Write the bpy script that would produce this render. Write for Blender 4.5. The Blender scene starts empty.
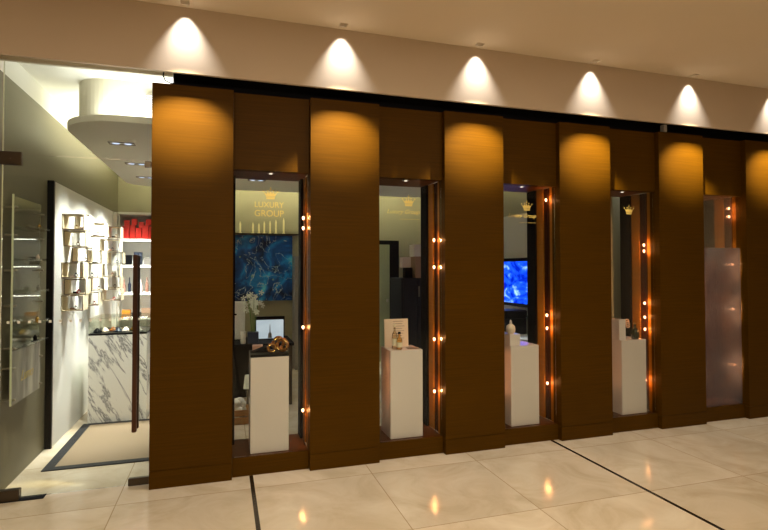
import bpy, bmesh, math, random
from mathutils import Vector, Matrix, Euler
random.seed(7)
S = bpy.context.scene
COL = S.collection
PI = math.pi

# ------------------------------------------------------------------ materials
def new_mat(name):
    m = bpy.data.materials.new(name); m.use_nodes = True
    nt = m.node_tree; nt.nodes.clear()
    out = nt.nodes.new('ShaderNodeOutputMaterial')
    return m, nt, out

def N(nt, kind, **kw):
    n = nt.nodes.new(kind)
    for k, v in kw.items():
        if k.startswith('i_'):
            n.inputs[k[2:].replace('_', ' ')].default_value = v
        else:
            setattr(n, k, v)
    return n

def pbr(name, col, rough=.5, metal=0, spec=.5, bump=0, scale=40, var=0, emit=None, est=0, coat=0):
    m, nt, out = new_mat(name)
    b = N(nt, 'ShaderNodeBsdfPrincipled')
    b.inputs['Base Color'].default_value = (*col, 1)
    b.inputs['Roughness'].default_value = rough
    b.inputs['Metallic'].default_value = metal
    b.inputs['Specular IOR Level'].default_value = spec
    b.inputs['Coat Weight'].default_value = coat
    if emit:
        b.inputs['Emission Color'].default_value = (*emit, 1)
        b.inputs['Emission Strength'].default_value = est
    tc = N(nt, 'ShaderNodeTexCoord')
    no = N(nt, 'ShaderNodeTexNoise'); no.inputs['Scale'].default_value = scale; no.inputs['Detail'].default_value = 4
    nt.links.new(tc.outputs['Object'], no.inputs['Vector'])
    if var:
        mx = N(nt, 'ShaderNodeMixRGB', blend_type='MIX')
        mx.inputs[1].default_value = (*[c * (1 - var) for c in col], 1)
        mx.inputs[2].default_value = (*[min(1, c * (1 + var)) for c in col], 1)
        nt.links.new(no.outputs['Fac'], mx.inputs[0]); nt.links.new(mx.outputs[0], b.inputs['Base Color'])
    if bump:
        bp = N(nt, 'ShaderNodeBump'); bp.inputs['Strength'].default_value = bump; bp.inputs['Distance'].default_value = .004
        nt.links.new(no.outputs['Fac'], bp.inputs['Height']); nt.links.new(bp.outputs[0], b.inputs['Normal'])
    nt.links.new(b.outputs[0], out.inputs[0])
    return m

def wood(name, c1, c2, rough=.45, sc=(1.2, 1.2, 60), coat=.0, spec=.06):
    m, nt, out = new_mat(name)
    b = N(nt, 'ShaderNodeBsdfPrincipled'); b.inputs['Roughness'].default_value = rough
    b.inputs['Coat Weight'].default_value = coat; b.inputs['Specular IOR Level'].default_value = spec
    g = N(nt, 'ShaderNodeNewGeometry'); mp = N(nt, 'ShaderNodeMapping'); mp.inputs['Scale'].default_value = sc
    nt.links.new(g.outputs['Position'], mp.inputs['Vector'])
    no = N(nt, 'ShaderNodeTexNoise'); no.inputs['Scale'].default_value = 1.6; no.inputs['Detail'].default_value = 8
    no.inputs['Roughness'].default_value = .65
    nt.links.new(mp.outputs[0], no.inputs['Vector'])
    n2 = N(nt, 'ShaderNodeTexNoise'); n2.inputs['Scale'].default_value = 1.3; n2.inputs['Detail'].default_value = 2
    nt.links.new(g.outputs['Position'], n2.inputs['Vector'])
    ad = N(nt, 'ShaderNodeMath', operation='MULTIPLY_ADD'); ad.inputs[1].default_value = .35
    nt.links.new(n2.outputs['Fac'], ad.inputs[0]); nt.links.new(no.outputs['Fac'], ad.inputs[2])
    r = N(nt, 'ShaderNodeValToRGB'); r.color_ramp.elements[0].position = .42; r.color_ramp.elements[1].position = .9
    r.color_ramp.elements[0].color = (*c1, 1); r.color_ramp.elements[1].color = (*c2, 1)
    nt.links.new(ad.outputs[0], r.inputs[0]); nt.links.new(r.outputs[0], b.inputs['Base Color'])
    bp = N(nt, 'ShaderNodeBump'); bp.inputs['Strength'].default_value = .08; bp.inputs['Distance'].default_value = .002
    nt.links.new(no.outputs['Fac'], bp.inputs['Height']); nt.links.new(bp.outputs[0], b.inputs['Normal'])
    nt.links.new(b.outputs[0], out.inputs[0])
    return m

def marble_floor():
    m, nt, out = new_mat('polished_beige_marble')
    b = N(nt, 'ShaderNodeBsdfPrincipled')
    b.inputs['Roughness'].default_value = .13
    b.inputs['Specular IOR Level'].default_value = .55
    g = N(nt, 'ShaderNodeNewGeometry')
    sp = N(nt, 'ShaderNodeSeparateXYZ'); nt.links.new(g.outputs['Position'], sp.inputs[0])
    # tile index for a slight change of tone per slab
    def line(axis, off, w):
        a = N(nt, 'ShaderNodeMath', operation='SUBTRACT'); a.inputs[1].default_value = off
        nt.links.new(sp.outputs[axis], a.inputs[0])
        d = N(nt, 'ShaderNodeMath', operation='DIVIDE'); d.inputs[1].default_value = .8807
        nt.links.new(a.outputs[0], d.inputs[0])
        fl = N(nt, 'ShaderNodeMath', operation='FLOOR'); nt.links.new(d.outputs[0], fl.inputs[0])
        fr = N(nt, 'ShaderNodeMath', operation='FRACT'); nt.links.new(d.outputs[0], fr.inputs[0])
        pp = N(nt, 'ShaderNodeMath', operation='PINGPONG'); pp.inputs[1].default_value = .5
        nt.links.new(fr.outputs[0], pp.inputs[0])
        lt = N(nt, 'ShaderNodeMath', operation='LESS_THAN'); lt.inputs[1].default_value = w / .8807
        nt.links.new(pp.outputs[0], lt.inputs[0])
        return fl, lt
    fx, lx = line('X', .704, .0028); fy, ly = line('Y', -.19, .0028)
    cb = N(nt, 'ShaderNodeCombineXYZ'); nt.links.new(fx.outputs[0], cb.inputs[0]); nt.links.new(fy.outputs[0], cb.inputs[1])
    wn = N(nt, 'ShaderNodeTexWhiteNoise'); nt.links.new(cb.outputs[0], wn.inputs['Vector'])
    # veins, shifted per slab
    va = N(nt, 'ShaderNodeVectorMath', operation='MULTIPLY_ADD'); va.inputs[1].default_value = (3.3, 2.1, 4)
    nt.links.new(wn.outputs['Color'], va.inputs[0]); nt.links.new(g.outputs['Position'], va.inputs[2])
    n1 = N(nt, 'ShaderNodeTexNoise'); n1.inputs['Scale'].default_value = 2.2; n1.inputs['Detail'].default_value = 7
    n1.inputs['Distortion'].default_value = 1.1; n1.inputs['Roughness'].default_value = .6
    nt.links.new(va.outputs[0], n1.inputs['Vector'])
    r = N(nt, 'ShaderNodeValToRGB')
    e = r.color_ramp.elements
    e[0].position = .3; e[0].color = (.54, .44, .30, 1)
    e[1].position = .72; e[1].color = (.74, .65, .51, 1)
    x = e.new(.5); x.color = (.65, .55, .41, 1)
    nt.links.new(n1.outputs['Fac'], r.inputs[0])
    mt = N(nt, 'ShaderNodeMixRGB', blend_type='MULTIPLY'); mt.inputs[0].default_value = 1
    rr = N(nt, 'ShaderNodeMapRange'); rr.inputs['To Min'].default_value = .9; rr.inputs['To Max'].default_value = 1.05
    nt.links.new(wn.outputs['Value'], rr.inputs[0])
    nt.links.new(r.outputs[0], mt.inputs[1]); nt.links.new(rr.outputs[0], mt.inputs[2])
    mxl = N(nt, 'ShaderNodeMath', operation='MAXIMUM')
    nt.links.new(lx.outputs[0], mxl.inputs[0]); nt.links.new(ly.outputs[0], mxl.inputs[1])
    gm = N(nt, 'ShaderNodeMixRGB'); gm.inputs[2].default_value = (.27, .17, .07, 1)
    ml = N(nt, 'ShaderNodeMath', operation='MULTIPLY'); ml.inputs[1].default_value = .75
    nt.links.new(mxl.outputs[0], ml.inputs[0])
    nt.links.new(ml.outputs[0], gm.inputs[0]); nt.links.new(mt.outputs[0], gm.inputs[1])
    nt.links.new(gm.outputs[0], b.inputs['Base Color'])
    nt.links.new(b.outputs[0], out.inputs[0])
    return m

def veined_marble():
    m, nt, out = new_mat('grey_veined_marble')
    b = N(nt, 'ShaderNodeBsdfPrincipled'); b.inputs['Roughness'].default_value = .25
    g = N(nt, 'ShaderNodeNewGeometry')
    mp = N(nt, 'ShaderNodeMapping'); mp.inputs['Scale'].default_value = (4.2, 1, .9)
    m0 = N(nt, 'ShaderNodeMapping'); m0.inputs['Rotation'].default_value = (0, .45, 0)
    nt.links.new(g.outputs['Position'], m0.inputs[0]); nt.links.new(m0.outputs[0], mp.inputs[0])
    n1 = N(nt, 'ShaderNodeTexNoise'); n1.inputs['Scale'].default_value = 1.25; n1.inputs['Detail'].default_value = 8
    n1.inputs['Roughness'].default_value = .62; n1.inputs['Distortion'].default_value = .5
    nt.links.new(mp.outputs[0], n1.inputs['Vector'])
    a = N(nt, 'ShaderNodeMath', operation='SUBTRACT'); a.inputs[1].default_value = .5
    nt.links.new(n1.outputs['Fac'], a.inputs[0])
    ab = N(nt, 'ShaderNodeMath', operation='ABSOLUTE'); nt.links.new(a.outputs[0], ab.inputs[0])
    r = N(nt, 'ShaderNodeValToRGB'); e = r.color_ramp.elements
    e[0].position = 0; e[0].color = (.16, .155, .16, 1); e[1].position = .028; e[1].color = (.78, .76, .70, 1)
    x = e.new(.009); x.color = (.45, .44, .42, 1)
    nt.links.new(ab.outputs[0], r.inputs[0]); nt.links.new(r.outputs[0], b.inputs['Base Color'])
    nt.links.new(b.outputs[0], out.inputs[0])
    return m

def clear_glass(name, tint=(.96, .99, .97), refl=1.0):
    m, nt, out = new_mat(name)
    t = N(nt, 'ShaderNodeBsdfTransparent'); t.inputs[0].default_value = (*tint, 1)
    gl = N(nt, 'ShaderNodeBsdfGlossy'); gl.inputs['Roughness'].default_value = .01
    fr = N(nt, 'ShaderNodeFresnel'); fr.inputs[0].default_value = 1.35
    mu = N(nt, 'ShaderNodeMath', operation='MULTIPLY'); mu.inputs[1].default_value = refl
    nt.links.new(fr.outputs[0], mu.inputs[0])
    mx = N(nt, 'ShaderNodeMixShader')
    nt.links.new(mu.outputs[0], mx.inputs[0]); nt.links.new(t.outputs[0], mx.inputs[1]); nt.links.new(gl.outputs[0], mx.inputs[2])
    nt.links.new(mx.outputs[0], out.inputs[0])
    return m

def frosted():
    m, nt, out = new_mat('frosted_film')
    g = N(nt, 'ShaderNodeBsdfGlass'); g.inputs['Roughness'].default_value = .22; g.inputs['IOR'].default_value = 1.25
    gp = N(nt, 'ShaderNodeNewGeometry'); mp = N(nt, 'ShaderNodeMapping'); mp.inputs['Scale'].default_value = (260, 1, 7)
    nz = N(nt, 'ShaderNodeTexNoise'); nz.inputs['Scale'].default_value = 1; bp = N(nt, 'ShaderNodeBump'); bp.inputs['Strength'].default_value = 1; bp.inputs['Distance'].default_value = .004
    nt.links.new(gp.outputs['Position'], mp.inputs[0]); nt.links.new(mp.outputs[0], nz.inputs['Vector']); nt.links.new(nz.outputs['Fac'], bp.inputs['Height']); nt.links.new(bp.outputs[0], g.inputs['Normal'])
    g.inputs['Color'].default_value = (.95, .93, .95, 1)
    d = N(nt, 'ShaderNodeBsdfDiffuse'); d.inputs[0].default_value = (.15, .15, .185, 1)
    tl = N(nt, 'ShaderNodeBsdfTranslucent'); tl.inputs[0].default_value = (.7, .65, .65, 1)
    m1 = N(nt, 'ShaderNodeMixShader'); m1.inputs[0].default_value = .25
    nt.links.new(d.outputs[0], m1.inputs[1]); nt.links.new(tl.outputs[0], m1.inputs[2])
    m2 = N(nt, 'ShaderNodeMixShader'); m2.inputs[0].default_value = .36
    nt.links.new(g.outputs[0], m2.inputs[1]); nt.links.new(m1.outputs[0], m2.inputs[2])
    nt.links.new(m2.outputs[0], out.inputs[0])
    return m

def painting_mat():
    m, nt, out = new_mat('blue_abstract_canvas')
    b = N(nt, 'ShaderNodeBsdfPrincipled'); b.inputs['Roughness'].default_value = .35
    g = N(nt, 'ShaderNodeTexCoord')
    n1 = N(nt, 'ShaderNodeTexNoise'); n1.inputs['Scale'].default_value = 3.2; n1.inputs['Detail'].default_value = 8; n1.inputs['Distortion'].default_value = .8
    nt.links.new(g.outputs['Object'], n1.inputs['Vector'])
    r = N(nt, 'ShaderNodeValToRGB'); e = r.color_ramp.elements
    e[0].position = .36; e[0].color = (.002, .012, .05, 1); e[1].position = .70; e[1].color = (.15, .75, .9, 1)
    x = e.new(.5); x.color = (.005, .08, .30, 1)
    x = e.new(.6); x.color = (.015, .28, .70, 1)
    nt.links.new(n1.outputs['Fac'], r.inputs[0])
    n2 = N(nt, 'ShaderNodeTexNoise'); n2.inputs['Scale'].default_value = 1.8; n2.inputs['Detail'].default_value = 5; n2.inputs['Distortion'].default_value = 2.5
    nt.links.new(g.outputs['Object'], n2.inputs['Vector'])
    a = N(nt, 'ShaderNodeMath', operation='SUBTRACT'); a.inputs[1].default_value = .5; nt.links.new(n2.outputs['Fac'], a.inputs[0])
    ab = N(nt, 'ShaderNodeMath', operation='ABSOLUTE'); nt.links.new(a.outputs[0], ab.inputs[0])
    lt = N(nt, 'ShaderNodeMath', operation='LESS_THAN'); lt.inputs[1].default_value = .0055; nt.links.new(ab.outputs[0], lt.inputs[0])
    mx = N(nt, 'ShaderNodeMixRGB'); mx.inputs[2].default_value = (.5, .56, .6, 1)
    nt.links.new(lt.outputs[0], mx.inputs[0]); nt.links.new(r.outputs[0], mx.inputs[1])
    v = N(nt, 'ShaderNodeTexVoronoi'); v.inputs['Scale'].default_value = 6; nt.links.new(g.outputs['Object'], v.inputs['Vector'])
    l2 = N(nt, 'ShaderNodeMath', operation='LESS_THAN'); l2.inputs[1].default_value = .11; nt.links.new(v.outputs['Distance'], l2.inputs[0])
    m3 = N(nt, 'ShaderNodeMath', operation='MULTIPLY'); m3.inputs[1].default_value = .6
    wn = N(nt, 'ShaderNodeSeparateColor'); nt.links.new(v.outputs['Color'], wn.inputs[0])
    gt = N(nt, 'ShaderNodeMath', operation='GREATER_THAN'); gt.inputs[1].default_value = .55; nt.links.new(wn.outputs[0], gt.inputs[0])
    m4 = N(nt, 'ShaderNodeMath', operation='MULTIPLY'); nt.links.new(l2.outputs[0], m4.inputs[0]); nt.links.new(gt.outputs[0], m4.inputs[1])
    nt.links.new(m4.outputs[0], m3.inputs[0])
    mm = N(nt, 'ShaderNodeMixRGB'); mm.inputs[2].default_value = (.35, .5, .2, 1)
    nt.links.new(m3.outputs[0], mm.inputs[0]); nt.links.new(mx.outputs[0], mm.inputs[1])
    nt.links.new(mm.outputs[0], b.inputs['Base Color']); nt.links.new(b.outputs[0], out.inputs[0])
    return m

def screen_mat(name, cols, strength, scale=3, dist=1.5):
    m, nt, out = new_mat(name)
    g = N(nt, 'ShaderNodeTexCoord')
    mp = N(nt, 'ShaderNodeMapping'); mp.inputs['Scale'].default_value = (1, 1, 2.2); nt.links.new(g.outputs['Object'], mp.inputs[0])
    n1 = N(nt, 'ShaderNodeTexNoise'); n1.inputs['Scale'].default_value = scale; n1.inputs['Detail'].default_value = 5; n1.inputs['Distortion'].default_value = dist
    nt.links.new(mp.outputs[0], n1.inputs['Vector'])
    r = N(nt, 'ShaderNodeValToRGB'); e = r.color_ramp.elements
    e[0].position = .38; e[0].color = (*cols[0], 1); e[1].position = .72; e[1].color = (*cols[2], 1)
    x = e.new(.56); x.color = (*cols[1], 1)
    nt.links.new(n1.outputs['Fac'], r.inputs[0])
    em = N(nt, 'ShaderNodeEmission'); em.inputs[1].default_value = strength
    nt.links.new(r.outputs[0], em.inputs[0]); nt.links.new(em.outputs[0], out.inputs[0])
    return m

def emit(name, col, st):
    m, nt, out = new_mat(name)
    em = N(nt, 'ShaderNodeEmission'); em.inputs[0].default_value = (*col, 1); em.inputs[1].default_value = st
    nt.links.new(em.outputs[0], out.inputs[0]); return m

M = dict(
    wood=wood('orange_brown_veneer', (.047, .0200, .0003), (.076, .0325, .0007)),
    wood_dark=wood('dark_reddish_veneer', (.06, .016, .003), (.10, .028, .005), rough=.3),
    pale_wood=wood('pale_oak', (.80, .68, .46), (.9, .8, .6), rough=.5, sc=(20, 3, 3)),
    plaster=pbr('warm_plaster', (.60, .50, .40), .85, var=.03, scale=3, bump=.03),
    ceil=pbr('ceiling_paint', (.80, .70, .56), .75, var=.03, scale=1.2),
    white=pbr('white_paint', (.82, .81, .76), .55),
    cream=pbr('cream_paint', (.72, .68, .55), .6),
    olive=pbr('grey_olive_paint', (.34, .31, .20), .6, var=.03, scale=4),
    floor=marble_floor(), marble=veined_marble(),
    black=pbr('black_lacquer', (.006, .006, .007), .35, spec=.2),
    matte_black=pbr('matte_black', (.006, .006, .008), .7, spec=.06),
    strip=pbr('black_granite_strip', (.02, .014, .008), .2),
    carpet=pbr('sand_carpet', (.27, .20, .125), .95, var=.12, scale=160, bump=.5),
    carpet_edge=pbr('charcoal_carpet_border', (.009, .010, .012), .9, bump=.4, scale=200),
    ped=pbr('satin_white_laminate', (.82, .70, .70), .16, coat=.3),
    steel=pbr('brushed_steel', (.42, .38, .32), .3, metal=1, var=.1, scale=80),
    dark_steel=pbr('dark_bronze_metal', (.10, .08, .06), .35, metal=1),
    bronze=pbr('bronze_handle', (.12, .065, .045), .32, metal=1),
    glass=clear_glass('window_glass', refl=.6),
    acrylic=clear_glass('acrylic_sheet', (.95, .96, .92), .45),
    edge=pbr('pale_acrylic_edge', (.75, .78, .6), .25, emit=None),
    frost=frosted(),
    gold=pbr('gold_foil', (.62, .47, .14), .4, metal=.3),
    goldm=pbr('gold_metal', (.8, .52, .14), .25, metal=1),
    red=pbr('red_carton', (.55, .015, .01), .35, var=.15, scale=9),
    orange=pbr('orange_carton', (.7, .28, .03), .45),
    navy=pbr('dark_navy', (.02, .03, .06), .4),
    grey=pbr('mid_grey', (.28, .26, .24), .5),
    cabinet=pbr('blue_black_cabinet', (.02, .024, .034), .5, spec=.15),
    cardboard=pbr('tan_carton', (.42, .27, .18), .7),
    lining=wood('bulb_lit_veneer', (.28, .105, .006), (.38, .15, .011), spec=.2),  # lighter copy of the veneer, bulb light put into its colour
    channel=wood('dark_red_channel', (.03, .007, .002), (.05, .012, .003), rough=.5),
    bulb=emit('glowing_bulb', (1, .48, .26), 10),
    painting=painting_mat(),
    tv=screen_mat('blue_picture', [(.0, .012, .42), (.01, .09, .95), (.35, .6, 1)], 1.9, scale=3.0),
    monitor=screen_mat('pale_blue_picture', [(.55, .62, .7), (.72, .78, .84), (.9, .92, .93)], .75, scale=1.5, dist=.2),
    petal=pbr('white_petals', (.8, .82, .72), .6),
    leaf=pbr('green_stem', (.12, .2, .05), .5),
    tortoise=pbr('tortoiseshell', (.20, .07, .02), .15, var=.9, scale=26, coat=.6),
    amberliq=clear_glass('amber_bottle_glass', (.9, .72, .42), 1.8),
    bottle=clear_glass('clear_bottle_glass', (.93, .86, .72), 1.8),
    label=pbr('paper_label', (.78, .7, .55), .6),
    ink=pbr('grey_ink', (.18, .13, .11), .7),
    card=pbr('ivory_card', (.74, .60, .50), .6),
    pink=pbr('rose_carton', (.5, .26, .2), .5),
    plush=pbr('white_plush', (.7, .68, .62), .95, bump=.8, scale=60),
    crate=wood('light_crate_wood', (.3, .16, .06), (.45, .26, .11), sc=(3, 3, 30)),
    lampon2=emit('added_shelf_glow', (1, .95, .88), 9),  # glow added under the back shelves
    lampcase=emit('case_lens', (1, .85, .7), 1.6),
    lampdim=emit('washer_lens', (1, .9, .75), .3),
    lampon=emit('lit_downlight', (1, .93, .82), 14),
    led=emit('lit_downlight_cool', (.7, .75, 1), 1.2),
    signon=emit('lit_yellow_sign', (1, .82, .12), 11),
    green=pbr('dark_green_glass', (.012, .02, .008), .12, coat=.5),
    rosegold=pbr('rose_gold_ribbon', (.75, .42, .3), .3, metal=.4),
    olive_shaded=pbr('shaded_olive_paint', (.15, .132, .078), .5, var=.03, scale=4),  # olive paint darkened, the left wall's shade put into its colour
    candle=pbr('pale_gold_wax', (.9, .78, .42), .4),
    doorg=pbr('grey_green_door', (.27, .29, .17), .5),
    poster=screen_mat('poster_tmp', [(.1, .1, .1)] * 3, 0),
)
# poster: printed grey folds
def poster():
    m, nt, out = new_mat('grey_folded_print')
    b = N(nt, 'ShaderNodeBsdfPrincipled'); b.inputs['Roughness'].default_value = .3
    g = N(nt, 'ShaderNodeTexCoord'); mp = N(nt, 'ShaderNodeMapping'); mp.inputs['Rotation'].default_value = (.6, 0, 0); mp.inputs['Scale'].default_value = (1, 5, 1.2)
    nt.links.new(g.outputs['Object'], mp.inputs[0])
    w = N(nt, 'ShaderNodeTexNoise'); w.inputs['Scale'].default_value = 1.6; w.inputs['Detail'].default_value = 3
    nt.links.new(mp.outputs[0], w.inputs['Vector'])
    r = N(nt, 'ShaderNodeValToRGB'); e = r.color_ramp.elements
    e[0].position = .35; e[0].color = (.16, .14, .11, 1); e[1].position = .65; e[1].color = (.5, .47, .38, 1)
    nt.links.new(w.outputs['Fac'], r.inputs[0]); nt.links.new(r.outputs[0], b.inputs['Base Color']); nt.links.new(b.outputs[0], out.inputs[0])
    return m
M['poster'] = poster()

# ------------------------------------------------------------------ mesh helpers
def link(name, me, mat, parent=None, loc=(0, 0, 0), rot=(0, 0, 0)):
    o = bpy.data.objects.new(name, me); COL.objects.link(o)
    if mat is not None and not me.materials: me.materials.append(mat)
    o.location = loc; o.rotation_euler = rot
    if parent: o.parent = parent
    return o

def finish(bm, name, mat, parent=None, loc=(0, 0, 0), rot=(0, 0, 0), smooth=False):
    bmesh.ops.recalc_face_normals(bm, faces=bm.faces[:])
    me = bpy.data.meshes.new(name); bm.to_mesh(me); bm.free()
    if smooth:
        for p in me.polygons: p.use_smooth = True
        try: me.set_sharp_from_angle(angle=.7)
        except Exception: pass
    return link(name, me, mat, parent, loc, rot)

def addbox(bm, a, b, bev=0):
    r = bmesh.ops.create_cube(bm, size=1)
    vs = r['verts']
    for v in vs:
        v.co = Vector([(a[i] + b[i]) / 2 + v.co[i] * (b[i] - a[i]) for i in range(3)])
    if bev:
        es = list({e for v in vs for e in v.link_edges})
        bmesh.ops.bevel(bm, geom=es, offset=bev, segments=2, affect='EDGES', clamp_overlap=True)

def box(name, a, b, mat, parent=None, bev=0, **k):
    bm = bmesh.new(); addbox(bm, a, b, bev)
    return finish(bm, name, mat, parent, **k)

def addlathe(bm, prof, c=(0, 0, 0), seg=24, axis='Z'):
    rings = []
    for r, z in prof:
        ring = []
        for i in range(seg):
            t = 2 * PI * i / seg
            p = (r * math.cos(t), r * math.sin(t), z)
            if axis == 'Y': p = (p[0], p[2], p[1])
            if axis == 'X': p = (p[2], p[0], p[1])
            ring.append(bm.verts.new((p[0] + c[0], p[1] + c[1], p[2] + c[2])))
        rings.append(ring)
    for a, b in zip(rings, rings[1:]):
        for i in range(seg):
            bm.faces.new((a[i], a[(i + 1) % seg], b[(i + 1) % seg], b[i]))
    bm.faces.new(rings[0][::-1]); bm.faces.new(rings[-1])

def lathe(name, prof, mat, parent=None, c=(0, 0, 0), seg=24, axis='Z', **k):
    bm = bmesh.new(); addlathe(bm, prof, c, seg, axis)
    return finish(bm, name, mat, parent, smooth=True, **k)

def addtube(bm, pts, r, seg=8, closed=False):
    pts = [Vector(p) for p in pts]; n = len(pts); rings = []
    for i, p in enumerate(pts):
        a = pts[(i - 1) % n] if (closed or i > 0) else p
        b = pts[(i + 1) % n] if (closed or i < n - 1) else p
        d = (b - a).normalized()
        up = Vector((0, 0, 1)) if abs(d.z) < .9 else Vector((1, 0, 0))
        s = d.cross(up).normalized(); u = s.cross(d)
        rr = r[i] if isinstance(r, (list, tuple)) else r
        rings.append([bm.verts.new(p + (s * math.cos(2 * PI * j / seg) + u * math.sin(2 * PI * j / seg)) * rr) for j in range(seg)])
    m = n if closed else n - 1
    for i in range(m):
        a, b = rings[i], rings[(i + 1) % n]
        for j in range(seg):
            bm.faces.new((a[j], a[(j + 1) % seg], b[(j + 1) % seg], b[j]))
    if not closed:
        bm.faces.new(rings[0][::-1]); bm.faces.new(rings[-1])

def tube(name, pts, r, mat, parent=None, seg=8, closed=False, **k):
    bm = bmesh.new(); addtube(bm, pts, r, seg, closed)
    return finish(bm, name, mat, parent, smooth=True, **k)

def addprism(bm, poly, z0, z1, plane='XY'):
    def P(x, y, z):
        return {'XY': (x, y, z), 'XZ': (x, z, y), 'YZ': (z, x, y)}[plane]
    a = [bm.verts.new(P(x, y, z0)) for x, y in poly]; b = [bm.verts.new(P(x, y, z1)) for x, y in poly]
    bm.faces.new(a[::-1]); bm.faces.new(b)
    for i in range(len(poly)):
        j = (i + 1) % len(poly); bm.faces.new((a[i], a[j], b[j], b[i]))

def prism(name, poly, z0, z1, mat, parent=None, plane='XY', **k):
    bm = bmesh.new(); addprism(bm, poly, z0, z1, plane)
    return finish(bm, name, mat, parent, **k)

def tag(o, label=None, cat=None, group=None, kind=None):
    if label: o['label'] = label
    if cat: o['category'] = cat
    if group: o['group'] = group
    if kind: o['kind'] = kind
    return o

def thing(name, label, cat, loc=(0, 0, 0), rz=0, group=None):
    o = bpy.data.objects.new(name, None); COL.objects.link(o)
    o.empty_display_size = .1; o.location = loc; o.rotation_euler = (0, 0, rz)
    return tag(o, label, cat, group)

def root_struct(name, loc=(0, 0, 0)):
    o = bpy.data.objects.new(name, None); COL.objects.link(o); o.location = loc; o['kind'] = 'structure'; return o

def struct(o):
    o['kind'] = 'structure'; return o

def copy_tree(o, parent=None):
    c = o.copy(); COL.objects.link(c); c.parent = parent
    for ch in list(o.children): copy_tree(ch, c)
    return c

def text_mesh(name, body, size, mat, parent, loc, rot, shear=0, ext=.0006, sx=1):
    cu = bpy.data.curves.new(name, 'FONT'); cu.body = body; cu.size = size; cu.extrude = ext
    cu.align_x = 'CENTER'; cu.shear = shear; cu.offset = .0
    t = bpy.data.objects.new(name + '_src', cu); COL.objects.link(t)
    dg = bpy.context.evaluated_depsgraph_get(); dg.update()
    me = bpy.data.meshes.new_from_object(t.evaluated_get(dg))
    bpy.data.objects.remove(t); bpy.data.curves.remove(cu)
    me.materials.clear(); me.materials.append(mat)
    o = link(name, me, mat, parent, loc, rot); o.scale = (sx, 1, 1)
    return o

# ------------------------------------------------------------------ constants of the place
PW, WW = .5651, .5746
PITCH = PW + WW
HT = 2.9                       # height of the timber front
GY = .075                      # plane of the display glass
XR = 4.38                      # right wall of the shop
YB = 4.3                       # back wall of the shop
XL = -.976

# ------------------------------------------------------------------ setting
struct(box('floor', (-5, -8, -.1), (9.5, 5, 0), M['floor']))
struct(box('trim_1', (.690, -8, -.002), (.718, .045, .0015), M['strip']))
struct(box('trim_2', (3.332, -8, -.002), (3.360, .045, .0015), M['strip']))

# mall ceiling with small square wells for the recessed wall washers
CZ = 3.46
lampx = [.225, 1.38, 2.565, 3.745, 4.915, 6.05, 7.2]
lampy = -.105
bm = bmesh.new()
addbox(bm, (-5, -8, CZ), (9.5, lampy - .035, CZ + .12))
addbox(bm, (-5, lampy + .035, CZ), (9.5, -.025, CZ + .12))
xs = [-5]
for x in lampx: xs += [x - .035, x + .035]
xs.append(9.5)
for i in range(0, len(xs), 2):
    addbox(bm, (xs[i], lampy - .035, CZ), (xs[i + 1], lampy + .035, CZ + .12))
struct(finish(bm, 'ceiling', M['ceil']))
# fascia above the shopfront
bm = bmesh.new(); addbox(bm, (-5, -.03, 2.98), (9.5, -.004, CZ)); addbox(bm, (-5, -.02, 3.13), (9.5, .12, CZ))
struct(finish(bm, 'wall_fascia', M['plaster']))
# dark void over the timber front
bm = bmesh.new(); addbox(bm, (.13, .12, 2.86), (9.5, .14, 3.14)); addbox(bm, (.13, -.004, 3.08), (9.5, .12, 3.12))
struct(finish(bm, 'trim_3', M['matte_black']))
# mall: side, opposite and end walls
struct(box('wall_opposite', (-5, -8.1, 0), (9.5, -8, CZ), M['wood_dark']))
struct(box('wall_west', (-5.1, -8.1, 0), (-5, .1, CZ), M['plaster']))
struct(box('wall_east', (9.5, -8.1, 0), (9.6, .1, CZ), M['plaster']))
struct(box('wall_left_front', (-5, -.01, 0), (-.975, .11, 3.13), M['olive']))
struct(box('wall_right_front', (6 * PITCH + PW + .001, 0, 0), (9.5, .11, HT), M['wood']))
# shop shell
struct(box('wall_left', (XL - .1, .112, 0), (XL, YB, 2.93), M['olive_shaded']))
struct(box('wall_back', (XL - .1, YB, 0), (XR + .1, YB + .1, 3.2), M['olive']))
struct(box('wall_right', (XR, .5205, 0), (XR + .08, YB, 3.2), M['olive']))
struct(box('wall_closet', (XR + .081, .95, 0), (7, 1.05, 3.2), M['olive']))
struct(box('ceiling_closet', (XR + .101, .501, 2.9), (7, .9495, 3.0), M['white']))
bm = bmesh.new(); addbox(bm, (XL - .2, .141, 3.1), (XR + .1, YB - .001, 3.2))
struct(finish(bm, 'ceiling_shop', M['white']))
bm = bmesh.new(); addprism(bm, [(XL - .1, 2.93), (XL, 2.93), (XL - .002, 3.1), (XL - .1, 3.1)], .141, YB, 'XZ')
struct(finish(bm, 'trim_4', M['white']))
# dropped ceiling island: slab and set-back upper tier, rounded corners
def rrect(x0, y0, x1, y1, r, n=12):
    rs = r if isinstance(r, (list, tuple)) else [r] * 4
    pts = []
    for (cx, cy, a0, rr) in ((x1 - rs[0], y1 - rs[0], 0, rs[0]), (x0 + rs[1], y1 - rs[1], 90, rs[1]), (x0 + rs[2], y0 + rs[2], 180, rs[2]), (x1 - rs[3], y0 + rs[3], 270, rs[3])):
        for i in range(n + 1):
            t = math.radians(a0 + 90 * i / n); pts.append((cx + rr * math.cos(t), cy + rr * math.sin(t)))
    return pts
DZ = 2.70
dc = root_struct('ceiling_island', (0, 0, 0))
prism('soffit_slab', rrect(-.735, .40, 4.25, 3.75, [1.1, .3, .45, .2]), DZ, DZ + .05, M['white'], dc)
prism('upper_tier', rrect(-.665, .62, 4.0, 3.5, [.9, .2, .26, .2]), DZ + .05, 3.1, M['cream'], dc)
g = box('air_grille', (-.12, .605, 2.85), (.3, .619, 3.0), M['grey'], dc)
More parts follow.
